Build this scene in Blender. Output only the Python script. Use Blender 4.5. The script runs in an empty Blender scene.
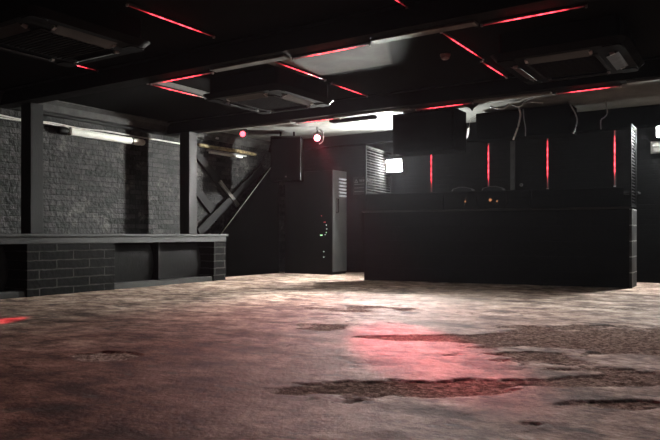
import bpy, bmesh, math, random
import numpy as np
from mathutils import Vector, Matrix
random.seed(7)
sc = bpy.context.scene
COL = sc.collection
PI = math.pi

# ------------------------------------------------------------------ materials
def nt(name):
    m = bpy.data.materials.new(name); m.use_nodes = True
    t = m.node_tree; b = t.nodes['Principled BSDF']
    return m, t, b
def N(t, typ, **k):
    n = t.nodes.new(typ)
    for a, v in k.items(): setattr(n, a, v)
    return n
def ramp(t, fac, stops):
    r = N(t, 'ShaderNodeValToRGB')
    e = r.color_ramp.elements
    while len(e) < len(stops): e.new(.5)
    for i, (p, c) in enumerate(stops):
        e[i].position = p; e[i].color = (*c, 1) if len(c) == 3 else c
    t.links.new(fac, r.inputs[0]); return r.outputs[0]
def g3(v): return (v, v, v)

def mottled(name, c0, c1, scale=6, rough=(.45, .7), bump=.15, metallic=0, stretch=(1, 1, 1), spec=.5):
    m, t, b = nt(name); L = t.links.new
    tc = N(t, 'ShaderNodeTexCoord'); mp = N(t, 'ShaderNodeMapping'); mp.inputs['Scale'].default_value = stretch
    L(tc.outputs['Object'], mp.inputs[0])
    n = N(t, 'ShaderNodeTexNoise'); n.inputs['Scale'].default_value = scale; n.inputs['Detail'].default_value = 7
    n.inputs['Roughness'].default_value = .65
    L(mp.outputs[0], n.inputs['Vector'])
    L(ramp(t, n.outputs[0], [(.3, c0), (.7, c1)]), b.inputs['Base Color'])
    L(ramp(t, n.outputs[0], [(.3, g3(rough[0])), (.7, g3(rough[1]))]), b.inputs['Roughness'])
    b.inputs['Metallic'].default_value = metallic
    b.inputs['Specular IOR Level'].default_value = spec
    if bump:
        n2 = N(t, 'ShaderNodeTexNoise'); n2.inputs['Scale'].default_value = scale*9; n2.inputs['Detail'].default_value = 3
        L(mp.outputs[0], n2.inputs['Vector'])
        bp = N(t, 'ShaderNodeBump'); bp.inputs['Strength'].default_value = bump; bp.inputs['Distance'].default_value = .01
        L(n2.outputs[0], bp.inputs['Height']); L(bp.outputs[0], b.inputs['Normal'])
    return m

def masonry(name, ax, bw, rh, mort, c0, c1, cm, rough=.6, bump=.6, scuff=None, spec=.4, off=(0, 0), knob=.35):
    """ax: which object axes run along the courses / up"""
    m, t, b = nt(name); L = t.links.new
    tc = N(t, 'ShaderNodeTexCoord'); sp = N(t, 'ShaderNodeSeparateXYZ'); cb = N(t, 'ShaderNodeCombineXYZ')
    L(tc.outputs['Object'], sp.inputs[0])
    u, v = sp.outputs[ax], sp.outputs[2]
    a1 = N(t, 'ShaderNodeMath', operation='ADD'); a1.inputs[1].default_value = off[0]; L(u, a1.inputs[0])
    a2 = N(t, 'ShaderNodeMath', operation='ADD'); a2.inputs[1].default_value = off[1]; L(v, a2.inputs[0])
    L(a1.outputs[0], cb.inputs[0]); L(a2.outputs[0], cb.inputs[1])
    wn = N(t, 'ShaderNodeTexNoise'); wn.inputs['Scale'].default_value = 9; L(tc.outputs['Object'], wn.inputs['Vector'])
    wm = N(t, 'ShaderNodeVectorMath', operation='SCALE'); wm.inputs['Scale'].default_value = .02
    L(wn.outputs['Color'], wm.inputs[0])
    wa = N(t, 'ShaderNodeVectorMath', operation='ADD'); L(cb.outputs[0], wa.inputs[0]); L(wm.outputs[0], wa.inputs[1])
    br = N(t, 'ShaderNodeTexBrick'); L(wa.outputs[0], br.inputs['Vector'])
    br.inputs['Scale'].default_value = 1; br.inputs['Brick Width'].default_value = bw
    br.inputs['Row Height'].default_value = rh; br.inputs['Mortar Size'].default_value = mort
    br.inputs['Mortar Smooth'].default_value = .25
    br.inputs['Color1'].default_value = (*c0, 1); br.inputs['Color2'].default_value = (*c1, 1); br.inputs['Mortar'].default_value = (*cm, 1)
    n = N(t, 'ShaderNodeTexNoise'); n.inputs['Scale'].default_value = 5; n.inputs['Detail'].default_value = 8
    n.inputs['Roughness'].default_value = .7
    L(tc.outputs['Object'], n.inputs['Vector'])
    mx = N(t, 'ShaderNodeMix', data_type='RGBA', blend_type='MULTIPLY'); mx.inputs[0].default_value = 1
    L(br.outputs['Color'], mx.inputs[6]); L(ramp(t, n.outputs[0], [(.3, g3(.35)), (.7, g3(1.7))]), mx.inputs[7])
    out = mx.outputs[2]
    if scuff:
        n3 = N(t, 'ShaderNodeTexNoise'); n3.inputs['Scale'].default_value = 3.2; n3.inputs['Detail'].default_value = 9
        n3.inputs['Roughness'].default_value = .75; L(tc.outputs['Object'], n3.inputs['Vector'])
        ms = ramp(t, n3.outputs[0], [(.555, g3(0)), (.68, g3(.8))])
        m2 = N(t, 'ShaderNodeMix', data_type='RGBA'); L(ms, m2.inputs[0]); L(out, m2.inputs[6]); m2.inputs[7].default_value = (*scuff, 1)
        out = m2.outputs[2]
    L(out, b.inputs['Base Color'])
    b.inputs['Roughness'].default_value = rough; b.inputs['Specular IOR Level'].default_value = spec
    hb = N(t, 'ShaderNodeMath', operation='MULTIPLY_ADD'); nb = N(t, 'ShaderNodeTexNoise'); nb.inputs['Scale'].default_value = 17; nb.inputs['Detail'].default_value = 5; L(tc.outputs['Object'], nb.inputs['Vector'])
    L(nb.outputs[0], hb.inputs[0]); hb.inputs[1].default_value = knob
    inv = N(t, 'ShaderNodeMath', operation='SUBTRACT'); inv.inputs[0].default_value = 1; L(br.outputs['Fac'], inv.inputs[1])
    L(inv.outputs[0], hb.inputs[2])
    bp = N(t, 'ShaderNodeBump'); bp.inputs['Strength'].default_value = bump; bp.inputs['Distance'].default_value = .025
    L(hb.outputs[0], bp.inputs['Height']); L(bp.outputs[0], b.inputs['Normal'])
    return m

def emit(name, col, s, base=(.02, .02, .02)):
    m, t, b = nt(name)
    b.inputs['Base Color'].default_value = (*base, 1)
    b.inputs['Emission Color'].default_value = (*col, 1); b.inputs['Emission Strength'].default_value = s
    b.inputs['Roughness'].default_value = .4
    return m

def led_mat(name, axis, s):
    """clear tube with clusters of red diodes glowing along its axis"""
    m, t, b = nt(name); L = t.links.new
    tc = N(t, 'ShaderNodeTexCoord'); sp = N(t, 'ShaderNodeSeparateXYZ'); L(tc.outputs['Generated'], sp.inputs[0])
    u = sp.outputs[axis]
    # bright away from the two ends
    env = ramp(t, u, [(0, g3(0)), (.16, g3(.04)), (.30, g3(.8)), (.38, g3(1)), (.5, g3(.5)), (.64, g3(1)), (.74, g3(.6)), (.86, g3(.04)), (1, g3(0))])
    w = N(t, 'ShaderNodeMath', operation='MULTIPLY'); L(u, w.inputs[0]); w.inputs[1].default_value = 2*PI*9
    si = N(t, 'ShaderNodeMath', operation='SINE'); L(w.outputs[0], si.inputs[0])
    ma = N(t, 'ShaderNodeMath', operation='MULTIPLY_ADD'); L(si.outputs[0], ma.inputs[0]); ma.inputs[1].default_value = .35; ma.inputs[2].default_value = .8
    mu = N(t, 'ShaderNodeMath', operation='MULTIPLY'); L(env, mu.inputs[0]); L(ma.outputs[0], mu.inputs[1])
    ms = N(t, 'ShaderNodeMath', operation='MULTIPLY'); L(mu.outputs[0], ms.inputs[0]); ms.inputs[1].default_value = s
    L(ms.outputs[0], b.inputs['Emission Strength']); b.inputs['Emission Color'].default_value = (1, .045, .068, 1)
    b.inputs['Base Color'].default_value = (.07, .066, .066, 1); b.inputs['Roughness'].default_value = .3
    return m

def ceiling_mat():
    # white ceiling: shade of the nearer bays painted black, floodlit patch left white
    m, t, b = nt('white_ceiling_painted_shade'); L = t.links.new
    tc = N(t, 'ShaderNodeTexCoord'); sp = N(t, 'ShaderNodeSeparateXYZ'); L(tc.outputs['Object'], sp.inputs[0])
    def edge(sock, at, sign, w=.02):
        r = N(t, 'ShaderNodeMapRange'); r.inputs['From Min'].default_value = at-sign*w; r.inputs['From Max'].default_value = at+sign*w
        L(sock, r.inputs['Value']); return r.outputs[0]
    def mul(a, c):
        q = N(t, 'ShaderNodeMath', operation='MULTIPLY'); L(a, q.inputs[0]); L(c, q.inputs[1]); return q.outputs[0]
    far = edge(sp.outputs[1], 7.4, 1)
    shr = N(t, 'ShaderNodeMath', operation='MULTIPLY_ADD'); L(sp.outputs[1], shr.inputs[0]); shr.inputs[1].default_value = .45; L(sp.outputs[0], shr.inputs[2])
    lit_patch = mul(mul(edge(sp.outputs[1], 4.6, 1), edge(sp.outputs[1], 6.1, -1)), mul(edge(sp.outputs[0], -4.25, 1), edge(shr.outputs[0], -.42, -1)))  # pale area in the shape of the floodlight falling between the beams
    mxm = N(t, 'ShaderNodeMath', operation='MAXIMUM'); L(far, mxm.inputs[0]); L(lit_patch, mxm.inputs[1])
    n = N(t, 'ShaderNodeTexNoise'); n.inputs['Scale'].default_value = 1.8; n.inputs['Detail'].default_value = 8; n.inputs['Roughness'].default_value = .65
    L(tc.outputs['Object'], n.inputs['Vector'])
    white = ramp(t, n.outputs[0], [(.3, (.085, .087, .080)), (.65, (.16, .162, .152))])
    black = ramp(t, n.outputs[0], [(.3, (.0018, .0018, .0017)), (.7, (.0035, .0034, .0033))])  # colour of the painted shade
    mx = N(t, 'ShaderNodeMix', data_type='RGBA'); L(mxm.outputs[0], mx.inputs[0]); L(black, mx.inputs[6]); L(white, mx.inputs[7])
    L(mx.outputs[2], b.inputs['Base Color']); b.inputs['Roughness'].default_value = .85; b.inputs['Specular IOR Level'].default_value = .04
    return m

M = {}
M['black'] = mottled('black_paint', (.003, .0029, .0028), (.0075, .0072, .007), 5, (.55, .75), .12, spec=.15)
M['black_matt'] = mottled('matt_black_paint', (.0006, .0006, .0006), (.0011, .0011, .001), 4, (.9, 1), .1, spec=0)
M['steel'] = mottled('black_painted_steel', (.0016, .0016, .0016), (.0036, .0036, .0034), 7, (.6, .75), .08, spec=.06)
M['column'] = mottled('scuffed_grey_column_paint', (.0016, .0016, .0015), (.0066, .0063, .0059), 5, (.5, .7), .12, stretch=(1, 1, .35), spec=.2)
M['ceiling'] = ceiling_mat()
M['board'] = mottled('scuffed_dark_board', (.0015, .0015, .0015), (.012, .0117, .0113), 5, (.5, .7), .2, stretch=(1, 1, .4), spec=.15)
M['ledge'] = mottled('scuffed_grey_ledge_paint', (.009, .009, .0088), (.036, .036, .035), 7, (.4, .65), .3, stretch=(1, .4, 1), spec=.3)
M['pale_metal'] = mottled('dull_pale_metal', (.25, .25, .24), (.42, .42, .40), 9, (.4, .6), .05)
M['batten'] = mottled('worn_and_lit_grey', (.07, .068, .062), (.17, .165, .15), 9, (.5, .7), .1, spec=.25)
M['alu'] = mottled('dull_bar_metal', (.004, .004, .004), (.008, .008, .008), 12, (.6, .8), .03, spec=.02)
M['white_plastic'] = mottled('yellowed_white_plastic', (.8, .82, .74), (.93, .95, .86), 8, (.4, .6), .04, spec=.3)
M['cable_white'] = mottled('grubby_white_cable', (.45, .43, .38), (.75, .73, .68), 14, (.4, .6), 0)
M['cable_grey'] = mottled('grey_cable', (.2, .2, .2), (.4, .4, .4), 14, (.4, .6), 0)
M['plaster'] = mottled('flaking_grey_plaster', (.02, .02, .0195), (.075, .075, .072), 6, (.6, .85), .3, spec=.2)
M['rust'] = mottled('flaking_ochre_conduit', (.05, .04, .025), (.42, .33, .16), 16, (.5, .8), .2)
M['ac_case'] = mottled('dusty_black_plastic', (.0015, .0015, .0015), (.003, .0029, .0028), 8, (.55, .7), .05, spec=.06)
M['ac_vane'] = mottled('dusty_grey_vane', (.010, .010, .010), (.024, .024, .0233), 10, (.35, .55), .03, stretch=(1, 6, 1))
M['ac_grille'] = mottled('dusty_grille', (.0035, .0035, .0035), (.009, .0089, .0086), 10, (.5, .65), .03, spec=.12)
M['rack'] = mottled('grey_enamel_cabinet', (.03, .031, .03), (.06, .061, .06), 6, (.35, .5), .04)
M['louvre'] = mottled('pale_blue_grey_louvre', (.5, .51, .56), (.66, .67, .72), 9, (.3, .45), .02)
M['sign_board'] = mottled('dark_grey_sign_face', (.010, .0095, .01), (.015, .0145, .015), 9, (.5, .6), .02)
M['sign_ink'] = mottled('pale_grey_sign_print', (.3, .3, .3), (.4, .4, .4), 20, (.5, .6), 0)
M['detector'] = mottled('dusty_pinkish_plastic', (.13, .095, .09), (.2, .15, .14), 9, (.4, .6), .02)
M['brick'] = masonry('black_painted_brick', 1, .225, .075, .006, (.003, .003, .0029), (.030, .0295, .0285), (.0015, .0015, .0015), .6, 1.0, scuff=(.11, .105, .097), spec=.2, knob=1.05)
M['block_bench'] = masonry('dark_bench_blockwork', 1, .46, .11, .009, (.0007, .0007, .0007), (.0018, .0018, .0017), (.034, .033, .0315), .7, .9, off=(.1, .01), spec=.08)
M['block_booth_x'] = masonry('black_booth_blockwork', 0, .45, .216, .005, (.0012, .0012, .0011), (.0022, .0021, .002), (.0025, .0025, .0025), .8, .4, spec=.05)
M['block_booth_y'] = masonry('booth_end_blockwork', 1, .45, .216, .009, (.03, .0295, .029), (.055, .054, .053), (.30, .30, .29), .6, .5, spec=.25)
M['wall_black'] = masonry('flat_black_brick', 0, .225, .075, .006, (.0012, .0012, .0012), (.002, .002, .0019), (.001, .001, .001), .85, .3, spec=.04)
M['flood_lens'] = emit('floodlight_glare', (1.0, 1.0, .95), 5200)
M['flood_lens2'] = emit('floodlight_glare_far', (.97, 1.0, .98), 1150)
M['red_lens'] = emit('red_lamp_glow', (1, .10, .13), 40)
M['red_lens_dim'] = emit('red_lamp_glow_small', (1, .08, .11), 6)
M['led_x'] = led_mat('red_diodes_x', 0, 9)
M['led_y'] = led_mat('red_diodes_y', 1, 9)
M['led_z'] = led_mat('red_diodes_z', 2, 9)
M['ind_white'] = emit('white_indicator', (.8, 1, .9), 1.2)
M['ind_green'] = emit('green_indicator', (.55, 1, .55), 1.8)
M['ind_red'] = emit('red_indicator', (1, .08, .1), .8)
M['ind_amber'] = emit('amber_indicator', (1, .45, .2), 18)

def perspex():
    m = bpy.data.materials.new('smoked_perspex'); m.use_nodes = True
    t = m.node_tree; L = t.links.new
    for n in list(t.nodes): t.nodes.remove(n)
    o = N(t, 'ShaderNodeOutputMaterial'); mx = N(t, 'ShaderNodeMixShader'); mx2 = N(t, 'ShaderNodeMixShader')
    tr = N(t, 'ShaderNodeBsdfTransparent'); tr.inputs[0].default_value = (.26, .25, .25, 1)
    gl = N(t, 'ShaderNodeBsdfGlossy'); gl.inputs[0].default_value = (.5, .5, .5, 1); gl.inputs[1].default_value = .12
    df = N(t, 'ShaderNodeBsdfDiffuse')
    tc = N(t, 'ShaderNodeTexCoord'); n = N(t, 'ShaderNodeTexNoise'); n.inputs['Scale'].default_value = 60; n.inputs['Detail'].default_value = 6
    L(tc.outputs['Object'], n.inputs['Vector'])
    L(ramp(t, n.outputs[0], [(.4, g3(.006)), (.75, g3(.02))]), df.inputs[0])
    mx2.inputs[0].default_value = .06; L(df.outputs[0], mx2.inputs[1]); L(gl.outputs[0], mx2.inputs[2])
    mx.inputs[0].default_value = .35; L(tr.outputs[0], mx.inputs[1]); L(mx2.outputs[0], mx.inputs[2]); L(mx.outputs[0], o.inputs[0])
    return m
M['screen_black'] = mottled('black_screen_paint', (.004, .004, .004), (.0075, .0075, .0075), 12, (.8, .9), .03, spec=0)
M['batten_dark'] = mottled('dull_lit_edge_grey', (.03, .03, .029), (.055, .054, .052), 9, (.5, .7), .1, spec=.2)
M['perspex'] = perspex()

def floor_mat():
    m, t, b = nt('worn_screed_floor'); L = t.links.new
    tc = N(t, 'ShaderNodeTexCoord')
    at = N(t, 'ShaderNodeAttribute', attribute_name='bare'); bare = at.outputs['Fac']
    at2 = N(t, 'ShaderNodeAttribute', attribute_name='crack'); crack = at2.outputs['Fac']
    def noise(s, d=8, r=.65, st=(1, 1, 1)):
        mp = N(t, 'ShaderNodeMapping'); mp.inputs['Scale'].default_value = st
        mp.inputs['Rotation'].default_value = (0, 0, R0)
        L(tc.outputs['Object'], mp.inputs[0])
        n = N(t, 'ShaderNodeTexNoise'); n.inputs['Scale'].default_value = s; n.inputs['Detail'].default_value = d; n.inputs['Roughness'].default_value = r
        L(mp.outputs[0], n.inputs['Vector']); return n.outputs[0]
    R0 = -.57
    big = noise(.9, 6, .6); mid = noise(4, 9, .7); fine = noise(38, 5, .7); strk = noise(2.2, 8, .72, (.45, 1.7, 1))
    top = ramp(t, mid, [(.30, (.10, .072, .062)), (.43, (.30, .222, .188)), (.54, (.60, .485, .41)), (.68, (.86, .75, .64))])
    stain = ramp(t, strk, [(.37, (.16, .115, .11)), (.47, (.72, .65, .63)), (.6, (1.0, .98, .95)), (.72, (1.3, 1.3, 1.27))])
    m1 = N(t, 'ShaderNodeMix', data_type='RGBA', blend_type='MULTIPLY'); m1.inputs[0].default_value = .85
    L(top, m1.inputs[6]); L(stain, m1.inputs[7])
    m2 = N(t, 'ShaderNodeMix', data_type='RGBA', blend_type='MULTIPLY'); m2.inputs[0].default_value = .8
    L(m1.outputs[2], m2.inputs[6]); L(ramp(t, big, [(.35, g3(.62)), (.65, g3(1.2))]), m2.inputs[7])
    spk = ramp(t, noise(13, 9, .86, (.5, 1.4, 1)), [(.36, (.22, .17, .155)), (.45, (.75, .70, .67)), (.53, (1, 1, 1)), (.64, (1.45, 1.45, 1.42))])
    m2b = N(t, 'ShaderNodeMix', data_type='RGBA', blend_type='MULTIPLY'); m2b.inputs[0].default_value = .9
    L(m2.outputs[2], m2b.inputs[6]); L(spk, m2b.inputs[7]); m2 = m2b
    grit = ramp(t, noise(55, 4, .8, (.6, 1.2, 1)), [(.34, (.35, .31, .30)), (.44, (.9, .88, .87)), (.56, (1.05, 1.05, 1.05)), (.66, (1.4, 1.4, 1.38))])
    mgr = N(t, 'ShaderNodeMix', data_type='RGBA', blend_type='MULTIPLY'); mgr.inputs[0].default_value = .75
    L(m2.outputs[2], mgr.inputs[6]); L(grit, mgr.inputs[7]); m2 = mgr
    ag = N(t, 'ShaderNodeAttribute', attribute_name='grime_and_falloff')
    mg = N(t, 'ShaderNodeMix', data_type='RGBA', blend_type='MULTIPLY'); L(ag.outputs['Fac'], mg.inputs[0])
    L(m2.outputs[2], mg.inputs[6]); mg.inputs[7].default_value = (.27, .18, .165, 1); m2 = mg  # brown dirt, with the dim red light of the foreground in its tint
    rough_c = ramp(t, fine, [(.34, (.05, .037, .031)), (.5, (.17, .13, .11)), (.62, (.38, .30, .26))])
    m3 = N(t, 'ShaderNodeMix', data_type='RGBA'); L(bare, m3.inputs[0]); L(m2.outputs[2], m3.inputs[6]); L(rough_c, m3.inputs[7])
    m4 = N(t, 'ShaderNodeMix', data_type='RGBA'); L(crack, m4.inputs[0]); L(m3.outputs[2], m4.inputs[6]); m4.inputs[7].default_value = (.045, .037, .033, 1)
    # small dark chips
    chip = ramp(t, noise(7.5, 6, .6, (.5, 1.4, 1)), [(.345, g3(.8)), (.39, g3(0))])
    m5 = N(t, 'ShaderNodeMix', data_type='RGBA'); L(chip, m5.inputs[0]); L(m4.outputs[2], m5.inputs[6]); m5.inputs[7].default_value = (.06, .05, .045, 1)
    L(m5.outputs[2], b.inputs['Base Color'])
    rr = ramp(t, strk, [(.3, g3(.85)), (.6, g3(.72)), (.75, g3(.6))])
    m6 = N(t, 'ShaderNodeMix', data_type='FLOAT'); L(bare, m6.inputs[0]); L(rr, m6.inputs[2]); m6.inputs[3].default_value = .8
    L(m6.outputs[0], b.inputs['Roughness'])
    sl = N(t, 'ShaderNodeMath', operation='MULTIPLY_ADD'); L(bare, sl.inputs[0]); sl.inputs[1].default_value = -.05; sl.inputs[2].default_value = .05
    L(sl.outputs[0], b.inputs['Specular IOR Level'])
    b1 = N(t, 'ShaderNodeBump'); b1.inputs['Strength'].default_value = .6; b1.inputs['Distance'].default_value = .02
    L(mid, b1.inputs['Height'])
    fa = N(t, 'ShaderNodeMath', operation='MULTIPLY_ADD'); L(bare, fa.inputs[0]); fa.inputs[1].default_value = .9; fa.inputs[2].default_value = .75
    b2 = N(t, 'ShaderNodeBump'); b2.inputs['Distance'].default_value = .009
    L(fa.outputs[0], b2.inputs['Strength']); L(fine, b2.inputs['Height']); L(b1.outputs[0], b2.inputs['Normal'])
    L(b2.outputs[0], b.inputs['Normal'])
    return m
M['floor'] = floor_mat()

# ------------------------------------------------------------------ mesh helpers (room coordinates, metres)
def B(): return bmesh.new()
def box(bm, x0, x1, y0, y1, z0, z1, mtx=None):
    vs = [bm.verts.new((x, y, z)) for x in (x0, x1) for y in (y0, y1) for z in (z0, z1)]
    q = [(0, 1, 3, 2), (4, 6, 7, 5), (0, 4, 5, 1), (2, 3, 7, 6), (0, 2, 6, 4), (1, 5, 7, 3)]
    for f in q: bm.faces.new([vs[i] for i in f])
    if mtx:
        for v in vs: v.co = mtx @ v.co
    return bm
def beam_between(bm, a, b, w, h, up=(0, 0, 1)):
    a, b = Vector(a), Vector(b); d = b-a; L = d.length; d.normalize()
    s = d.cross(Vector(up)).normalized(); u = s.cross(d)
    m = Matrix(((d.x, s.x, u.x, a.x), (d.y, s.y, u.y, a.y), (d.z, s.z, u.z, a.z), (0, 0, 0, 1)))
    return box(bm, 0, L, -w/2, w/2, -h/2, h/2, m)
def tube(bm, pts, r, n=8, caps=True):
    pts = [Vector(p) for p in pts]; rings = []
    for i, p in enumerate(pts):
        d = (pts[min(i+1, len(pts)-1)]-pts[max(i-1, 0)]).normalized()
        s = d.cross(Vector((0, 0, 1)) if abs(d.z) < .95 else Vector((1, 0, 0))).normalized(); u = s.cross(d)
        rr = r[i] if isinstance(r, (list, tuple)) else r
        rings.append([bm.verts.new(p+(s*math.cos(2*PI*k/n)+u*math.sin(2*PI*k/n))*rr) for k in range(n)])
    for a, b in zip(rings, rings[1:]):
        for k in range(n): bm.faces.new((a[k], a[(k+1) % n], b[(k+1) % n], b[k]))
    if caps: bm.faces.new(rings[0][::-1]); bm.faces.new(rings[-1])
    return bm
def smooth_pts(pts, k=6):
    pts = [Vector(p) for p in pts]; out = []
    for i in range(len(pts)-1):
        p0, p1, p2, p3 = pts[max(i-1, 0)], pts[i], pts[i+1], pts[min(i+2, len(pts)-1)]
        for j in range(k):
            t = j/k
            out.append(.5*((2*p1)+(p2-p0)*t+(2*p0-5*p1+4*p2-p3)*t*t+(3*p1-p0-3*p2+p3)*t**3))
    return out+[pts[-1]]
def rslab(bm, cx, cy, hx, hy, r, z0, z1, taper=0, n=6):
    """rounded rectangular slab; lower outline smaller by taper"""
    def ring(t, z):
        o = []
        for sx, sy, a0 in ((1, 1, 0), (-1, 1, PI/2), (-1, -1, PI), (1, -1, 1.5*PI)):
            for k in range(n+1):
                a = a0+k*PI/2/n
                o.append(bm.verts.new((cx+sx*(hx-t-r)+r*math.cos(a), cy+sy*(hy-t-r)+r*math.sin(a), z)))
        return o
    lo, hi = ring(taper, z0), ring(0, z1); m = len(lo)
    for k in range(m): bm.faces.new((lo[k], lo[(k+1) % m], hi[(k+1) % m], hi[k]))
    bm.faces.new(lo[::-1]); bm.faces.new(hi); return bm
def bev(bm, w=.006, seg=2):
    bmesh.ops.bevel(bm, geom=list(bm.edges), offset=w, segments=seg, profile=.6, affect='EDGES', clamp_overlap=True); return bm
def lathe(bm, prof, c, axis='z', n=24):
    rings = []
    for r, h in prof:
        o = []
        for k in range(n):
            a = 2*PI*k/n; p = (r*math.cos(a), r*math.sin(a), h)
            if axis == 'y': p = (p[0], p[2], p[1])
            if axis == 'x': p = (p[2], p[0], p[1])
            o.append(bm.verts.new((c[0]+p[0], c[1]+p[1], c[2]+p[2])))
        rings.append(o)
    for a, b in zip(rings, rings[1:]):
        for k in range(n): bm.faces.new((a[k], a[(k+1) % n], b[(k+1) % n], b[k]))
    bm.faces.new(rings[0][::-1]); bm.faces.new(rings[-1]); return bm

def wloc(o):
    v = Vector(o.location)
    while o.parent: o = o.parent; v = v+Vector(o.location)
    return v
def obj(name, bm, m, parent=None, smooth=False, label=None):
    bmesh.ops.recalc_face_normals(bm, faces=bm.faces)
    me = bpy.data.meshes.new(name)
    if parent is not None: bmesh.ops.translate(bm, verts=bm.verts, vec=-wloc(parent))
    bm.to_mesh(me); bm.free(); me.materials.append(M[m])
    if smooth:
        for p in me.polygons: p.use_smooth = True
    o = bpy.data.objects.new(name, me); COL.objects.link(o)
    if parent is not None: o.parent = parent
    if label: o['label'] = label
    return o
def tag(o, label, cat, group=None, kind=None):
    o['label'] = label; o['category'] = cat
    if group: o['group'] = group
    if kind: o['kind'] = kind
    return o
def thing(name, label, cat, loc=(0, 0, 0), group=None, kind=None):
    o = bpy.data.objects.new(name, None); COL.objects.link(o); o.location = loc; o.empty_display_size = .1
    return tag(o, label, cat, group, kind)
def struct(name, bm, m, label, cat): return tag(obj(name, bm, m), label, cat, kind='structure')
def dup(root, loc, label):
    r = root.copy(); COL.objects.link(r); r.location = loc; r['label'] = label
    for ch in list(root.children):
        c = ch.copy(); COL.objects.link(c); c.parent = r
        for g in ch.children:
            d = g.copy(); COL.objects.link(d); d.parent = c
    return r

# ------------------------------------------------------------------ the room
WX, EX, NY, SY, CZ = -7.9, 2.6, 10.9, -2.6, 2.52
T = .2
# floor: a real relief of broken screed
def vnoise(x, y, seed):
    xi = np.floor(x).astype(np.int64); yi = np.floor(y).astype(np.int64); fx = x-xi; fy = y-yi
    def hsh(a, b):
        n = (a*374761393+b*668265263+seed*974634541) & 0x7fffffff
        n = ((n ^ (n >> 13))*1274126177) & 0x7fffffff
        n = n ^ (n >> 16)
        return (n & 0xffff)/65535.0
    u = fx*fx*fx*(fx*(fx*6-15)+10); v = fy*fy*fy*(fy*(fy*6-15)+10)
    a = hsh(xi, yi)*(1-u)+hsh(xi+1, yi)*u; b = hsh(xi, yi+1)*(1-u)+hsh(xi+1, yi+1)*u
    return a*(1-v)+b*v
def fbm(x, y, seed, oct=5, g=.55):
    s = 0; a = 1; tot = 0
    for k in range(oct):
        s = s+a*vnoise(x*2**k+k*17.3, y*2**k-k*9.1, seed+k); tot += a; a *= g
    return s/tot
def sstep(a, b, x):
    t = np.clip((x-a)/(b-a), 0, 1); return t*t*(3-2*t)
def spaced(a, b, lo, hi, fine, coarse):
    p = list(np.arange(a, lo, coarse))+list(np.arange(lo, hi, fine))+list(np.arange(hi, b, coarse))+[b]
    return np.array(sorted(set(np.round(p, 4))))
xs = spaced(WX, EX, -5.0, 1.0, .017, .06); ys = spaced(SY, NY, 2.0, 7.0, .017, .06)
XX, YY = np.meshgrid(xs, ys)
# view-aligned axes: d = into the picture, l = across
th = math.atan(420/650); Sn, Cn = math.sin(th), math.cos(th)
DD = -Sn*XX+Cn*YY; LL = Cn*XX+Sn*YY
n1 = fbm(LL*1.1+3, DD*1.9, 11, 6, .58); n2 = fbm(LL*4, DD*6, 23, 5, .6)
def blob(l, d, rl, rd, amp=1.0):
    return amp*np.exp(-(((LL-l)/rl)**2+((DD-d)/rd)**2)**1.5)
FIELD = np.zeros_like(XX)
for b_ in [
    (1.45, 4.30, .78, .80, 1.0), (2.25, 4.65, .75, .55, .95),   # wide bare patch right of centre
    (.33, 3.07, .50, .17, 1.15), (.95, 3.2, .45, .11, .85),     # crack-edged hollow
    (-.10, 5.05, .27, .28, .95), (.60, 4.62, .60, .17, .9),     # broken band in the middle
    (.25, 6.4, .75, .30, .62),
    (1.47, 3.25, .34, .12, .95), (1.3, 2.78, .3, .09, .95) , (-.3, 4.3, .2, .1, .6),
    (1.36, 4.1, .30, .10, -1.0), (1.75, 3.75, .28, .22, -1.1), (1.9, 4.9, .3, .06, -.9),   # pale islands left standing
    (-1.34, 3.87, .22, .17, 1.05)]: # lone hollow on the left
    FIELD += blob(*b_)
n3 = fbm(LL*9, DD*16, 41, 4, .65)
FIELD = FIELD*.9+((n1-.5)*1.15+(n2-.5)*1.25)*(.45+.55*sstep(-1.5, .4, LL))+(n3-.5)*.5
bare = sstep(.45, .49, FIELD)
rim = sstep(.425, .45, FIELD)*(1-sstep(.45, .48, FIELD))
# wandering cracks where a noise field crosses its middle value
cn = fbm(LL*.9+40, DD*1.6+7, 61, 6, .55)
ck = (1-sstep(.004, .020, np.abs(cn-.5)))*sstep(.50, .58, fbm(LL*.8+9, DD*.8, 77, 3))
crack = np.clip(rim*.8*sstep(.35, .6, fbm(LL*3, DD*3, 5, 3))+ck*.8, 0, 1)
Z = (fbm(LL*.7, DD*.7, 3, 3)-.5)*.012+(n2-.5)*.006-bare*.008-ck*.004+bare*(fbm(LL*14, DD*14, 91, 4, .7)-.5)*.012
near_edge = np.minimum.reduce([XX-WX, EX-XX, YY-SY, NY-YY])
Z -= .003
ny_, nx_ = XX.shape
co = np.stack([XX, YY, Z], -1).reshape(-1, 3).astype(np.float32)
idx = np.arange(nx_*ny_).reshape(ny_, nx_)
quads = np.stack([idx[:-1, :-1], idx[:-1, 1:], idx[1:, 1:], idx[1:, :-1]], -1).reshape(-1, 4).astype(np.int32)
me = bpy.data.meshes.new('floor'); me.vertices.add(len(co)); me.vertices.foreach_set('co', co.ravel())
me.loops.add(quads.size); me.loops.foreach_set('vertex_index', quads.ravel())
me.polygons.add(len(quads)); me.polygons.foreach_set('loop_start', np.arange(0, quads.size, 4, dtype=np.int32))
me.update(calc_edges=True)
grime_and_falloff = (1-sstep(3.6, 8.2, DD+(n1-.5)*3.0))*(1-.6*sstep(-1.2, .9, LL+(n1-.5)*1.2))  # dirt plus painted light falloff, darkest towards the viewer
for nm, arr in (('grime_and_falloff', grime_and_falloff), ('bare', bare), ('crack', crack)):
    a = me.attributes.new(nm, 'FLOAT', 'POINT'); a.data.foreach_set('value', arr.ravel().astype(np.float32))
me.polygons.foreach_set('use_smooth', np.ones(len(quads), dtype=bool))
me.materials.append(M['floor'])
fl = bpy.data.objects.new('floor', me); COL.objects.link(fl)
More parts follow.
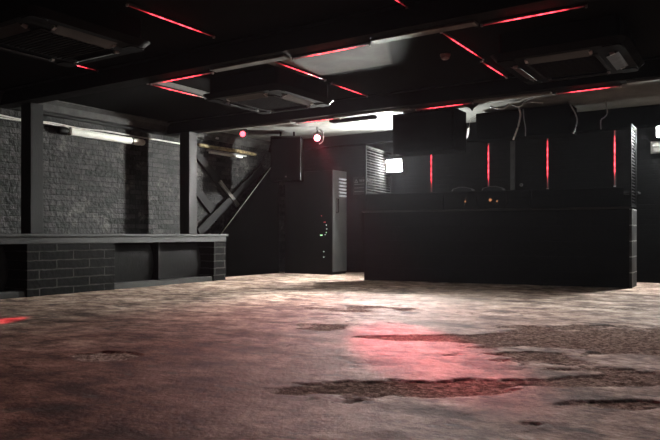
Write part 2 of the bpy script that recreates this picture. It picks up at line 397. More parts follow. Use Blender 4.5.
tag(fl, 'cracked and stained concrete floor of the empty club', 'floor', kind='structure')

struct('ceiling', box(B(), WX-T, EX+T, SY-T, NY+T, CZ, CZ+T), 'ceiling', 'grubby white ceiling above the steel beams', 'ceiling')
struct('wall_left', box(B(), WX-T, WX, SY-T, NY+T, -.1, CZ), 'brick', 'black painted brick wall behind the long ledge', 'wall')
struct('wall_back', box(B(), WX, EX, NY, NY+T, -.1, CZ), 'wall_black', 'flat black back wall behind the bar booth', 'wall')
struct('wall_right', box(B(), EX, EX+T, SY-T, NY+T, -.1, CZ), 'black_matt', 'matt black wall on the right of the room', 'wall')
struct('wall_front', box(B(), WX, EX, SY-T, SY, -.1, CZ), 'black_matt', 'matt black wall behind the viewer', 'wall')
# plaster band along the head of the brick wall
def cove():
    bm = B(); prof = [(WX, 2.375), (WX+.035, 2.375), (WX+.045, 2.40), (WX+.07, 2.46), (WX+.13, 2.505), (WX+.13, CZ), (WX, CZ)]
    for y in (SY, NY): [bm.verts.new((x, y, z)) for x, z in prof]
    bm.verts.ensure_lookup_table(); n = len(prof)
    for k in range(n): bm.faces.new((bm.verts[k], bm.verts[(k+1) % n], bm.verts[n+(k+1) % n], bm.verts[n+k]))
    bm.faces.new([bm.verts[k] for k in range(n)][::-1]); bm.faces.new([bm.verts[n+k] for k in range(n)]); return bm
struct('trim_1', cove(), 'plaster', 'flaking plaster cove along the top of the brick wall', 'trim')

# steel beams: I-section, bottom flange at 2.32
def ibeam(y0, y1, x0=WX, x1=EX, zb=2.32, zt=CZ):
    bm = B(); ym = (y0+y1)/2
    box(bm, x0, x1, y0, y1, zb, zb+.018); box(bm, x0, x1, ym-.03, ym+.03, zb+.018, zt-.018); box(bm, x0, x1, y0, y1, zt-.018, zt)
    return bm
struct('beam', ibeam(4.52, 4.72), 'steel', 'black steel ceiling beam nearest the viewer, over the scuffed column', 'beam')
struct('beam', ibeam(7.27, 7.47), 'steel', 'black steel ceiling beam in front of the booth, over the braced end', 'beam')
bm = B(); box(bm, -5.15, EX, 9.97, 10.17, 2.24, CZ); box(bm, WX, -5.15, 9.97, 10.17, 2.34, CZ)
struct('beam', bm, 'black_matt', 'boxed black downstand beam over the back of the booth', 'beam')
# columns on the ledge
for (y, lab, zt) in ((4.625, 'dark grey column on the ledge left of the brick wall bay', 2.32), (7.265, 'pale edged column on the ledge beside the crossed timbers', 2.32)):
    bm = B()
    x0, x1, y0, y1 = -7.49, -7.29, y, y+.17
    box(bm, x0, x1, y0, y1, .735, zt)
    bev(bm, .006); struct('column', bm, 'column', lab, 'column')

# ------------------------------------------------------------------ LED tubes
def led(axis, p, length, label, group='red LED tubes'):
    x, y, z = p
    r = thing('led_tube', label, 'light', p, group)
    if axis == 'x':
        obj('channel', box(B(), x, x+length, y-.009, y+.009, z-.003, z+.014), 'batten_dark', r)
        obj('glowing_tube', tube(B(), [(x+.01, y, z-.013), (x+length-.01, y, z-.008)], .004), 'led_x', r, True)
        for e in (x, x+length-.014): obj('end_cap', box(B(), e, e+.014, y-.010, y+.010, z-.020, z-.002), 'pale_metal', r)
    elif axis == 'y':
        obj('channel', box(B(), x-.009, x+.009, y, y+length, z-.003, z+.014), 'batten_dark', r)
        obj('glowing_tube', tube(B(), [(x, y+.01, z-.013), (x, y+length-.01, z-.008)], .004), 'led_y', r, True)
        for e in (y, y+length-.014): obj('end_cap', box(B(), x-.010, x+.010, e, e+.014, z-.020, z-.002), 'pale_metal', r)
    else:
        obj('channel', box(B(), x-.014, x+.014, y+.003, y+.018, z, z+length), 'batten_dark', r)
        obj('glowing_tube', tube(B(), [(x, y-.012, z+.01), (x, y-.012, z+length-.01)], .0065), 'led_z', r, True)
        for e in (z, z+length-.014): obj('end_cap', box(B(), x-.014, x+.014, y-.024, y+.003, e, e+.014), 'pale_metal', r)
    return r
zc, zb = CZ-.014, 2.306
led('y', (-4.04, 3.36, zc), .98, 'red LED tube on the ceiling right of the nearest air conditioner', 'red LED tubes on the ceiling')
led('y', (-5.93, 3.75, zc), .80, 'red LED tube end peeping out below the nearest air conditioner', 'red LED tubes on the ceiling')
led('y', (-2.25, 3.75, zc), .85, 'red LED tube end at the top edge of the view', 'red LED tubes on the ceiling')
led('y', (-5.76, 5.08, CZ-.068), .95, 'red LED tube on a pale batten below the beam, near the brick wall', 'red LED tubes on the ceiling')
led('y', (-4.09, 5.24, zc), 1.0, 'red LED tube above the middle air conditioner', 'red LED tubes on the ceiling')
led('y', (-4.12, 6.40, zc), .86, 'red LED tube right of the middle air conditioner, ending at the far beam', 'red LED tubes on the ceiling')
led('y', (-2.27, 5.30, zc), 1.08, 'steep red LED tube beside the smoke detector, upper one of two in line', 'red LED tubes on the ceiling')
led('y', (-2.31, 6.42, zc), .84, 'steep red LED tube beside the smoke detector, lower one of two in line', 'red LED tubes on the ceiling')
led('x', (-5.26, 4.69, zb), .88, 'red LED tube under the near beam between two air conditioners', 'red LED tubes under the near beam')
led('x', (-3.44, 4.705, zb), .80, 'red LED tube under the near beam above the pale ceiling patch', 'red LED tubes under the near beam')
led('x', (-1.70, 4.72, zb), .76, 'red LED tube under the near beam above the louvred air conditioner', 'red LED tubes under the near beam')
led('x', (-5.38, 7.45, zb), .74, 'red LED tube under the far beam above the red lamp', 'red LED tubes under the far beam')
led('x', (-3.54, 7.46, zb), .76, 'red LED tube under the far beam above the booth middle', 'red LED tubes under the far beam')
led('x', (-1.82, 7.46, zb), .68, 'red LED tube under the far beam below the louvred air conditioner', 'red LED tubes under the far beam')
for x, lab in ((-4.842, 'upright red LED tube on the booth back wall beside the floodlight'), (-3.779, 'upright red LED tube on the booth back wall left of the grey batten'),
               (-2.784, 'upright red LED tube on the booth back wall right of the grey batten'), (-1.764, 'upright red LED tube on the booth back wall nearest the right wire screen')):
    led('z', (x, 10.88, 1.47), .95, lab, 'upright red LED tubes behind the booth')
# pale batten carrying the ceiling tube by the brick wall
tag(obj('batten', box(B(), -5.785, -5.735, 5.12, 6.22, CZ-.055, CZ), 'pale_metal'), 'short pale metal batten beside the red tube near the brick wall', 'batten')
# pale strips painting the light on the beams' lower flanges
for (x0, x1, y, lab) in ((-4.36, -3.47, 4.66, 'pale strip for the lit flange of the near beam above the middle air conditioner'),
                         (-2.60, -1.72, 4.68, 'pale strip for the lit flange of the near beam above the smoke detector'),
                         (-7.1, -5.42, 7.41, 'pale strip for the lit flange of the far beam above the small red lamp'),
                         (-4.72, -3.60, 7.44, 'pale strip for the lit flange of the far beam above the floodlight'),
                         (-2.75, -1.86, 7.44, 'dull strip for the lit flange of the far beam between two red tubes at the right'),
                         (-1.08, .3, 7.40, 'pale strip for the lit flange of the far beam at the right edge of the view')):
    tag(obj('lit_flange_strip', bev(box(B(), x0, x1, y-.05, y+.05, 2.300, 2.32), .003, 1), 'batten'), lab, 'strip', 'lit flange strips under the beams')

# ------------------------------------------------------------------ ceiling cassette air conditioners
def cassette(cx, cy, label, hx=.575, hy=.575):
    r = thing('air_conditioner', label, 'air conditioner', (cx, cy, CZ), 'ceiling cassette air conditioners')
    obj('casing', rslab(B(), cx, cy, hx-.07, hy-.07, .05, 2.33, CZ-.001), 'ac_case', r)
    obj('fascia', rslab(B(), cx, cy, hx, hy, .10, 2.275, 2.33, .045), 'ac_case', r, False)
    bm = B(); box(bm, cx-.31, cx+.31, cy-.31, cy+.31, 2.264, 2.276)
    for k in range(14):
        y = cy-.28+k*.043; box(bm, cx-.28, cx+.28, y-.006, y+.006, 2.256, 2.265)
    obj('intake_grille', bm, 'ac_grille', r)
    for sx, sy in ((1, 0), (-1, 0), (0, 1), (0, -1)):
        a = Matrix.Translation((cx+sx*(hx-.16), cy+sy*(hy-.16), 2.262))
        if sx: a = a @ Matrix.Rotation(-sx*.32, 4, 'Y') @ Matrix.Rotation(PI/2, 4, 'Z')
        else: a = a @ Matrix.Rotation(sy*.32, 4, 'X')
        v = obj('vane', box(B(), -.27, .27, -.052, .052, -.004, .004, a), 'ac_vane', r)
        for k in (-1, 1): obj('pivot', box(B(), .27*k-.012, .27*k+.012, -.02, .02, -.008, .018, a), 'pale_metal', v)
    for sx in (1, -1):
        for sy in (1, -1): obj('corner_cover', rslab(B(), cx+sx*(hx-.13), cy+sy*(hy-.13), .075, .075, .04, 2.267, 2.277), 'ac_case', r)
    return r
cassette(-4.77, 3.22, 'large dark ceiling air conditioner at the upper left, nearest the viewer')
cassette(-4.74, 6.03, 'dark ceiling air conditioner between the two beams above the red lamp')
cassette(-1.40, 6.22, 'dark ceiling air conditioner with light catching its grey vanes, upper right')
# smoke detector
r = thing('smoke_detector', 'small round smoke detector on the dark ceiling between the beams', 'smoke detector', (-2.55, 6.06, CZ))
obj('mount', lathe(B(), [(.052, 0), (.052, -.016), (.046, -.02)], (-2.55, 6.06, CZ)), 'detector', r, True)
obj('sensor_dome', lathe(B(), [(.044, -.02), (.042, -.04), (.028, -.052), (.01, -.055)], (-2.55, 6.06, CZ)), 'detector', r, True)
# black cable trays on the pale ceiling
for (x0, x1, y, lab) in ((-5.50, -4.72, 8.55, 'short black tray on the pale ceiling left of the floodlight'), (-2.35, -1.35, 8.22, 'long black tray on the pale ceiling below the right red tube')):
    bm = B(); box(bm, x0, x1, y-.075, y+.075, CZ-.05, CZ); bev(bm, .02, 3)
    tag(obj('cable_tray', bm, 'black_matt'), lab, 'tray', 'cable trays')

# ------------------------------------------------------------------ brick-fronted ledge along the left wall
BX = -7.037
y0, y1 = SY+.02, 7.85
bench = thing('ledge_bench', 'long black blockwork ledge with recessed panels along the left wall', 'bench', (-7.4, 4, 0))
bm = B(); box(bm, WX+.003, BX+.035, y0, y1, .70, .735); bev(bm, .005)
obj('top_board', bm, 'ledge', bench, label='scuffed grey top board')
bm = B(); box(bm, WX+.003, BX+.012, y0, y1-.03, .615, .70); bev(bm, .008)
obj('coping', bm, 'ledge', bench)
for a, b in ((2.35, 3.45), (4.42, 5.66), (7.545, 7.82)):
    obj('pier', bev(box(B(), WX+.003, BX, a, b, -.005, .615), .004, 1), 'block_bench', bench)
obj('kerb', bev(box(B(), BX-.20, BX-.03, y0, 7.55, -.005, .075), .006, 1), 'ledge', bench)
def warped(ya, yb, n=10):
    """a board nailed between the piers, bowed at its free edge"""
    bm = B(); rows = []
    for i in range(n+1):
        z = .03+.56*i/n
        rows.append([bm.verts.new((BX-.19+.035*math.sin(PI*i/n)*(j/n)**2, ya+(yb-ya)*j/n+(.05*math.sin(PI*i/n) if j == n else 0), z)) for j in range(n+1)])
    for i in range(n):
        for j in range(n): bm.faces.new((rows[i][j], rows[i][j+1], rows[i+1][j+1], rows[i+1][j]))
    bmesh.ops.solidify(bm, geom=list(bm.faces), thickness=.015); return bm
for a, b in ((3.46, 4.24), (5.67, 6.42), (6.53, 7.37)):
    obj('infill_panel', warped(a, b), 'board', bench, label='scuffed dark infill panel')
obj('infill_panel', box(B(), WX+.01, WX+.03, 3.45, 7.55, 0, .62), 'black_matt', bench, label='black rear lining')
obj('divider', bev(box(B(), BX-.20, BX-.09, 6.495, 6.53, .07, .62), .004, 1), 'board', bench)

# fluorescent batten and wall cable
r = thing('fluorescent_light', 'unlit white fluorescent batten on the brick wall above the ledge', 'light', (-7.86, 6.15, 2.14))
def vandal_tube(y0, y1, z, r0=.052):
    bm = B(); n = 28; rings = []
    for y in (y0, y0+.02, y1-.02, y1):
        k = .86 if y in (y0, y1) else 1
        rings.append([bm.verts.new((WX+.06+.055*k*math.cos(2*PI*i/n), y, z+r0*k*math.sin(2*PI*i/n))) for i in range(n)])
    for a, b in zip(rings, rings[1:]):
        for i in range(n): bm.faces.new((a[i], a[(i+1) % n], b[(i+1) % n], b[i]))
    bm.faces.new(rings[0]); bm.faces.new(rings[-1][::-1]); return bm
obj('diffuser', vandal_tube(5.52, 6.78, 2.14), 'white_plastic', r)
obj('end_cap', vandal_tube(5.37, 5.52, 2.14, .050), 'black', r, True)
obj('end_cap', vandal_tube(6.78, 6.84, 2.14, .048), 'white_plastic', r, True)
for y in (5.535, 6.6): obj('clip', bev(box(B(), WX+.055, WX+.121, y, y+.018, 2.085, 2.196), .004, 1), 'pale_metal', r)
pts = smooth_pts([(WX+.02, 3.4, 2.22), (WX+.03, 4.3, 2.23), (WX+.02, 4.85, 2.205), (WX+.03, 5.3, 2.225), (WX+.02, 5.75, 2.21), (WX+.03, 6.2, 2.23), (WX+.02, 6.7, 2.225), (WX+.025, 7.25, 2.225), (WX+.02, 7.9, 2.22)])
tag(obj('cable', tube(B(), pts, .012, 6), 'cable_white', None, True), 'sagging white cable along the brick wall above the fluorescent batten', 'cable')
pts = smooth_pts([(WX+.02, 4.2, 2.195), (WX+.035, 4.75, 2.185), (WX+.03, 5.15, 2.205), (WX+.02, 5.55, 2.20), (WX+.02, 5.9, 2.205)])
tag(obj('cable', tube(B(), pts, .008, 6), 'cable_white', None, True), 'thin second white cable behind the dark grey column', 'cable')
tag(obj('conduit', tube(B(), [(WX+.035, 2.5, 2.335), (WX+.035, 7.6, 2.335)], .028, 10), 'black', None, True), 'black pipe under the plaster cove on the brick wall', 'pipe')
# far fluorescent with ochre conduit at the braced end
r = thing('fluorescent_light', 'slim white fluorescent strip on the wall above the crossed timbers', 'light', (-7.86, 8.8, 2.15))
obj('diffuser', bev(box(B(), WX+.003, WX+.07, 8.33, 9.17, 2.135, 2.17), .01, 2), 'white_plastic', r)
obj('spine', bev(box(B(), WX+.003, WX+.05, 8.28, 9.30, 2.17, 2.20), .004, 1), 'pale_metal', r)
tag(obj('conduit', tube(B(), smooth_pts([(WX+.045, 8.05, 2.25), (WX+.05, 8.5, 2.245), (WX+.045, 9.0, 2.25), (WX+.05, 9.55, 2.24)]), .032, 10), 'rust', None, True), 'flaking ochre pipe above the slim fluorescent strip', 'pipe')
tag(obj('junction_box', bev(box(B(), WX+.003, WX+.06, 8.46, 8.54, 2.40, 2.47), .008, 2), 'pale_metal'), 'tiny pale box high on the wall left of the small red lamp', 'box')
# crossed timbers
for a, b, lab in (((-7.872, 7.95, 2.15), (-7.872, 9.15, 1.19), 'black timber brace leaning down to the right below the slim fluorescent strip'),
                  ((-7.82, 9.72, 2.0), (-7.82, 8.0, .76), 'black timber brace rising to the right, crossing the others'),
                  ((-7.872, 7.70, 1.75), (-7.872, 8.55, 1.0), 'black timber brace in the lower corner next to the pale edged column')):
    bm = beam_between(B(), a, b, .15, .05, (1, 0, 0)); bev(bm, .004, 1)
    tag(obj('timber_brace', bm, 'black'), lab, 'timber', 'crossed timber braces')
r = tag(obj('lit_brace_part', bev(beam_between(B(), (-7.79, 8.50, 1.66), (-7.79, 9.0, 1.25), .075, .03, (1, 0, 0)), .004, 1), 'batten'), 'pale strip for the lit lower part of a black brace', 'timber')  # pale piece painting the light on the brace's lower part
tag(obj('pole', tube(B(), [(-7.50, 8.22, .737), (-7.50, 9.60, 2.0)], .008, 8), 'batten', None, True), 'thin grey pole leaning from the end of the ledge', 'pole')

bm = B(); pr = [(7.90, 0), (9.86, 0), (9.86, 2.18), (9.66, 2.03), (8.22, .71), (7.90, .55)]
f = bm.faces.new([bm.verts.new((-7.53, y, z)) for y, z in pr]); e = bmesh.ops.extrude_face_region(bm, geom=[f])
bmesh.ops.translate(bm, verts=[v for v in e['geom'] if isinstance(v, bmesh.types.BMVert)], vec=(-.05, 0, 0))
tag(obj('sloping_panel', bm, 'black_matt'), 'black sloping side panel below the thin grey pole, past the end of the ledge', 'panel')

# ------------------------------------------------------------------ speaker, red lamps, equipment cabinet
def speaker(x0, x1, y0, y1, z0, z1, label, bracket=True, mat='black_matt', group=None):
    r = thing('loudspeaker', label, 'speaker', ((x0+x1)/2, (y0+y1)/2, z0), group)
    obj('cabinet', bev(box(B(), x0, x1, y0, y1, z0, z1), .012, 2), mat, r)
    bm = B(); box(bm, x0+.03, x1-.03, y0-.012, y0, z0+.03, z1-.03); bev(bm, .004, 1)
    obj('front_grille', bm, 'black_matt', r)
    if bracket and CZ-z1 > .02:
        xm, ym = (x0+x1)/2, (y0+y1)/2
        for s in (-1, 1): obj('hanging_bracket', box(B(), xm+s*.12-.015, xm+s*.12+.015, ym-.015, ym+.015, z1, CZ), 'steel', r)
    return r
r = speaker(-7.05, -6.52, 8.95, 9.30, 1.66, 2.42, 'black loudspeaker hung from the ceiling left of the star bright red lamp')
obj('lit_edge_strip', bev(box(B(), -6.530, -6.518, 8.935, 8.955, 1.66, 2.42), .002, 1), 'batten_dark', r)  # grey strips painting the light caught on the cabinet edges
obj('lit_edge_strip', bev(box(B(), -7.04, -6.535, 8.935, 8.955, 2.40, 2.42), .002, 1), 'batten_dark', r)
obj('badge', bev(box(B(), -6.79, -6.765, 8.93, 8.945, 1.71, 1.735), .002, 1), 'batten', r)
r.rotation_euler = (0, 0, .47)

def parcan(c, aim, rad, lens, label, ring=False):
    r = thing('stage_lamp', label, 'lamp', c)
    d = (Vector(aim)-Vector(c)).normalized(); q = d.to_track_quat('Z', 'Y').to_matrix().to_4x4(); m = Matrix.Translation(c) @ q
    bm = lathe(B(), [(rad*.5, -rad*2.6), (rad*.95, -rad*2.2), (rad, -.01), (rad*1.12, 0), (rad*1.12, .012)], (0, 0, 0)); bmesh.ops.transform(bm, matrix=m, verts=bm.verts)
    obj('can', bm, 'black', r, False)
    bm = lathe(B(), [(rad*.93, .013), (rad*.6, .02), (.002, .023)], (0, 0, 0)); bmesh.ops.transform(bm, matrix=m, verts=bm.verts)
    obj('lens', bm, lens, r, True)
    cx, cy, cz = c; mid = Vector(c)-d*rad*1.1
    bm = B(); tube(bm, [(mid.x-rad*1.2, mid.y, mid.z), (mid.x-rad*1.2, mid.y, mid.z+rad*1.5), (mid.x+rad*1.2, mid.y, mid.z+rad*1.5), (mid.x+rad*1.2, mid.y, mid.z)], .007, 6)
    tube(bm, [(mid.x, mid.y, mid.z+rad*1.5), (mid.x, mid.y, CZ)], .009, 6)
    obj('yoke', bm, 'steel', r)
    if ring:
        pts = smooth_pts([(mid.x+.02, mid.y-.02, mid.z+.14), (mid.x+.10, mid.y-.03, mid.z+.12), (mid.x+.145, mid.y-.03, mid.z+.03), (mid.x+.13, mid.y-.03, mid.z-.07), (mid.x+.06, mid.y-.03, mid.z-.11)])
        obj('power_lead', tube(B(), pts, .007, 6), 'cable_grey', r, True)
    return r, d
RL = (-6.03, 8.94, 2.33); RA = (-1.85, 3.9, 0)
parcan(RL, (-2.0, 3.0, 1.2), .055, 'red_lens', 'star bright red stage lamp under the ceiling right of the hung loudspeaker', True)
RL2 = (-7.02, 8.22, 2.385); RA2 = (-5.28, 3.02, 0)
parcan(RL2, (-3.5, 0, 1.6), .05, 'red_lens_dim', 'small dim red stage lamp under the ceiling above the slim fluorescent strip')

# tall equipment cabinet
cx0, cx1, cy0, cy1, ch = -7.42, -6.332, 9.90, 10.38, 1.90
r = thing('equipment_cabinet', 'tall equipment cabinet with tiny indicator lights on its black front and a louvred grey side', 'cabinet', (-6.7, 10.1, 0))
obj('carcass', bev(box(B(), cx0, cx1-.02, cy0, cy1, 0, ch), .006, 1), 'black', r)
obj('side_panel', bev(box(B(), cx1-.02, cx1, cy0+.004, cy1-.004, .05, ch), .004, 1), 'rack', r, label='grey enamelled side panel')
bm = B()
for k in range(6):
    z = 1.44+k*.062
    m = Matrix.Translation((cx1+.008, 0, z)) @ Matrix.Rotation(.5, 4, 'Y')
    box(bm, -.012, .016, 10.10, 10.33, -.014, .014, m)
obj('louvre_vent', bm, 'louvre', r, label='pale louvred vent')
bm = B(); tube(bm, [(cx1, 10.02, 1.38), (cx1+.04, 10.02, 1.38), (cx1+.04, 10.02, 1.13), (cx1, 10.02, 1.13)], .009, 8); obj('handle', bm, 'alu', r)
def dot(x, z, w, h, m): obj('indicator_light', bev(box(B(), x-w/2, x+w/2, cy0-.008, cy0+.004, z-h/2, z+h/2), .002, 1), m, r)
for x, z, w, h, m in ((-6.58, 1.07, .014, .014, 'ind_red'), (-6.51, .955, .04, .012, 'ind_red'), (-6.475, .90, .014, .018, 'ind_white'), (-6.465, .83, .014, .016, 'ind_white'),
                      (-6.475, .765, .014, .014, 'ind_green'), (-6.50, .725, .014, .012, 'ind_white'), (-6.585, .717, .05, .018, 'ind_green'), (-6.53, .417, .014, .02, 'ind_white'), (-6.53, .317, .014, .018, 'ind_white')):
    dot(x, z, w, h, m)

# warning sign on the back wall
r = thing('warning_sign', 'grey warning sign on the black back wall beside the left wire screen', 'sign', (-6.3, NY-.005, 1.68))
obj('board', bev(box(B(), -6.50, -6.02, NY-.012, NY-.001, 1.50, 1.84), .003, 1), 'sign_board', r)
bm = B()
tri = [(-6.47, 1.735), (-6.385, 1.735), (-6.4275, 1.81)]
cxy = (sum(p[0] for p in tri)/3, sum(p[1] for p in tri)/3)
inn = [(cxy[0]+(p[0]-cxy[0])*.66, cxy[1]+(p[1]-cxy[1])*.66) for p in tri]
yy = NY-.0145
vo = [bm.verts.new((x, yy, z)) for x, z in tri]; vi = [bm.verts.new((x, yy, z)) for x, z in inn]
for k in range(3): bm.faces.new((vo[k], vo[(k+1) % 3], vi[(k+1) % 3], vi[k]))
box(bm, -6.431, -6.424, yy-.0003, yy+.0003, 1.758, 1.782); box(bm, -6.431, -6.424, yy-.0003, yy+.0003, 1.747, 1.753)
obj('triangle_symbol', bm, 'sign_ink', r)
cu = bpy.data.curves.new('lettering', 'FONT'); cu.body = 'WARNING'; cu.size = .075; cu.extrude = .0008
to = bpy.data.objects.new('tmp_text', cu); COL.objects.link(to)
bpy.context.view_layer.update()
tm = bpy.data.meshes.new_from_object(to.evaluated_get(bpy.context.evaluated_depsgraph_get()))
bpy.data.objects.remove(to)
bm = B(); bm.from_mesh(tm); bpy.data.meshes.remove(tm)
bmesh.ops.transform(bm, matrix=Matrix.Translation((-6.36, NY-.0145, 1.745)) @ Matrix.Rotation(PI/2, 4, 'X'), verts=bm.verts)
obj('lettering', bm, 'sign_ink', r)
bm = B()
for z in (1.70, 1.63, 1.56): box(bm, -6.47, -6.05, NY-.0145, NY-.011, z, z+.008)
obj('rule_lines', bm, 'sign_ink', r)

# ------------------------------------------------------------------ the booth
A = Vector((-5.187, 9.03, 0)); Bp = Vector((-1.346, 9.643, 0))
fx = (Bp-A); FL = fx.length; fx.normalize(); fa = math.atan2(fx.y, fx.x)
BM = Matrix.Translation(A) @ Matrix.Rotation(fa, 4, 'Z')      # u along the front, v inwards
def W(u, v, z): return tuple(BM @ Vector((u, v, z)))
booth = thing('bar_booth', 'long black blockwork bar booth with a smoked guard along its top', 'booth', tuple(A))
def bobj(name, bm, m, parent, smooth=False, label=None):
    """geometry in booth axes: keep it in the object's own axes so its blockwork follows the front"""
    o = obj(name, bm, m, None, smooth, label); o.parent = parent
    if parent is booth: o.rotation_euler = (0, 0, fa)
    return o
bobj('front_wall', bev(box(B(), 0, FL-.02, 0, .14, -.005, 1.08), .004, 1), 'block_booth_x', booth)
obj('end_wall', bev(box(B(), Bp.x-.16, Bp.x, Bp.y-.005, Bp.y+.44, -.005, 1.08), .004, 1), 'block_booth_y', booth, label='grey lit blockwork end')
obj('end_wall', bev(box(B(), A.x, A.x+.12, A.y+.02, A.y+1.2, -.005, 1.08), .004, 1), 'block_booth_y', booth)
bobj('ledge', bev(box(B(), -.03, FL+.01, -.025, .16, 1.08, 1.105), .004, 1), 'ledge', booth)
bobj('work_top', box(B(), .14, FL-.2, .16, .62, 1.05, 1.09), 'black', booth)
g = bobj('guard', box(B(), .02, FL-.10, .02, .028, 1.105, 1.365), 'perspex', booth)
g['label'] = 'smoked clear guard strip'
bobj('guard_rail', bev(box(B(), .02, FL-.10, .012, .036, 1.365, 1.378), .003, 1), 'steel', booth)
for u in (1.28, 2.56): bobj('guard_post', box(B(), u-.012, u+.012, .028, .05, 1.105, 1.37), 'steel', booth)

# wire screens
def screen(x, y0, y1, z0, z1, nv, nh, label, mat='alu', splay=0):
    r = thing('wire_screen', label, 'screen', (x, (y0+y1)/2, z0), 'wire screens at the booth ends')
    fr = .014
    bm = B()
    for y in (y0, y1): box(bm, x-fr, x+fr, y-fr, y+fr, z0, z1)
    for z in (z0+fr, z1-fr): box(bm, x-fr, x+fr, y0, y1, z-fr, z+fr)
    obj('frame', bm, mat, r)
    bm = B()
    for k in range(1, nh):
        z = z0+(z1-z0)*k/nh; box(bm, x-.002, x+.002, y0, y1, z-.0055, z+.0055)
    for k in range(1, nv):
        y = y0+(y1-y0)*k/nv; box(bm, x-.005, x-.001, y-.0035, y+.0035, z0, z1)
    obj('mesh_bars', bm, mat, r)
    r.rotation_euler = (0, 0, splay)
    return r
screen(A.x-.078, A.y+.07, A.y+1.17, 1.107, 2.165, 5, 24, 'slatted wire screen behind the bright floodlight, left end of the booth', 'screen_black', .118)
screen(Bp.x-.02, Bp.y+.02, Bp.y+.42, 1.107, 2.24, 3, 26, 'narrow wire screen at the right end of the booth')

# floodlights
def flood(c, aim, w, h, lens, label, up):
    r = thing('floodlight', label, 'floodlight', c)
    d = (Vector(aim)-Vector(c)).normalized(); q = d.to_track_quat('Y', 'Z').to_matrix().to_4x4(); m = Matrix.Translation(c) @ q
    obj('housing', bev(box(B(), -w/2-.012, w/2+.012, -.075, -.004, -h/2-.02, h/2+.02, m), .006, 1), 'black', r)
    bm = B()
    for k in range(9): x = -w/2+.02+k*(w-.04)/8; box(bm, x-.004, x+.004, -.105, -.075, -h/2, h/2, m)
    obj('cooling_fins', bm, 'black', r)
    obj('lens', box(B(), -w/2, w/2, -.004, .003, -h/2, h/2, m), lens, r)
    bm = B(); tube(bm, [tuple(m @ Vector(p)) for p in ((-w/2-.016, -.04, 0), (-w/2-.016, -.12, up*.17), (w/2+.016, -.12, up*.17), (w/2+.016, -.04, 0))], .009, 6)
    obj('bracket', bm, 'steel', r)
    return r
flood((-5.11, 9.93, 1.905), (-4.7, 4.0, .5), .26, .19, 'flood_lens', 'dazzling white floodlight in front of the slatted wire screen', 1)
flood((-1.06, 10.72, 2.32), (-.8, 6.5, .3), .20, .30, 'flood_lens2', 'dazzling white floodlight on the back wall at the right edge', -1)
# pale wall vent under the right floodlight
r = thing('wall_vent', 'pale two pane wall vent below the right floodlight', 'vent', (-1.08, NY-.02, 2.0))
obj('frame', bev(box(B(), -1.26, -.80, NY-.03, NY-.001, 1.95, 2.13), .004, 1), 'batten', r)
for z in (1.965, 2.045): obj('vent_pane', bev(box(B(), -1.235, -.825, NY-.04, NY-.028, z, z+.065), .004, 1), 'batten', r)

# grey batten on the booth back wall, sockets
tag(obj('wall_batten', bev(box(B(), -3.40, -3.325, NY-.03, NY-.001, 1.44, 2.34), .004, 1), 'batten_dark'), 'upright grey batten on the booth back wall between red tubes', 'batten')
r = thing('wall_socket', 'tiny round socket beside the upright grey batten', 'socket', (-3.22, NY, 1.56))
obj('face', lathe(B(), [(.028, 0), (.028, -.012), (.02, -.018)], (-3.22, NY, 1.56), 'y', 14), 'batten', r)
obj('hole', lathe(B(), [(.010, -.0185), (.010, -.021)], (-3.22, NY, 1.56), 'y', 10), 'black_matt', r)
tag(obj('back_shelf', bev(box(B(), -5.7, -1.4, NY-.26, NY-.002, 1.34, 1.37), .004, 1), 'black'), 'black shelf along the back wall of the booth', 'shelf')

# two round-shouldered units on the booth work top
def deck(u, label, amber):
    r = thing('speaker_monitor', label, 'monitor', W(u, .36, 1.09), 'round-shouldered units on the booth')
    w2 = .20; prof = [(-w2, 0), (-w2-.012, .14), (-w2+.01, .26), (-w2+.06, .345), (-.05, .37), (.05, .37), (w2-.06, .345), (w2-.01, .26), (w2+.012, .14), (w2, 0)]
    bm = B(); n = len(prof); rg = []
    for v in (.24, .50): rg.append([bm.verts.new(W(u+a, v, 1.09+z)) for a, z in prof])
    for k in range(n): bm.faces.new((rg[0][k], rg[0][(k+1) % n], rg[1][(k+1) % n], rg[1][k]))
    bm.faces.new(rg[0]); bm.faces.new(rg[1][::-1]); bev(bm, .012, 2); obj('body', bm, 'black', r)
    pts = [W(u+a*.97, .236, 1.09+z*.985) for a, z in prof[1:-1]]
    obj('rim', tube(B(), pts, .007, 6), 'batten_dark', r)
    for k, (a, z, s) in enumerate(amber):
        c = W(u+a, .232, 1.09+z)
        o = obj('indicator_light', lathe(B(), [(s, .006), (s, -.004), (s*.5, -.008)], c, 'y', 12), 'ind_amber', r)
    return r
deck(1.52, 'round-shouldered black unit with one amber glint, left of the pair on the booth', [(.05, .145, .013)])
deck(1.98, 'round-shouldered black unit with two amber glints, right of the pair on the booth', [(-.03, .16, .022), (.07, .14, .012)])

# hung black boxes above the booth
gp = 'black boxes hung over the booth'
speaker(-4.36, -3.40, 8.42, 8.85, 1.90, 2.47, 'wide black hung loudspeaker nearest the far beam over the booth middle', True, 'black_matt', gp)
speaker(-3.36, -2.03, 9.12, 9.50, 2.10, 2.49, 'wide black hung loudspeaker with loose cables over the booth right half', True, 'black_matt', gp)
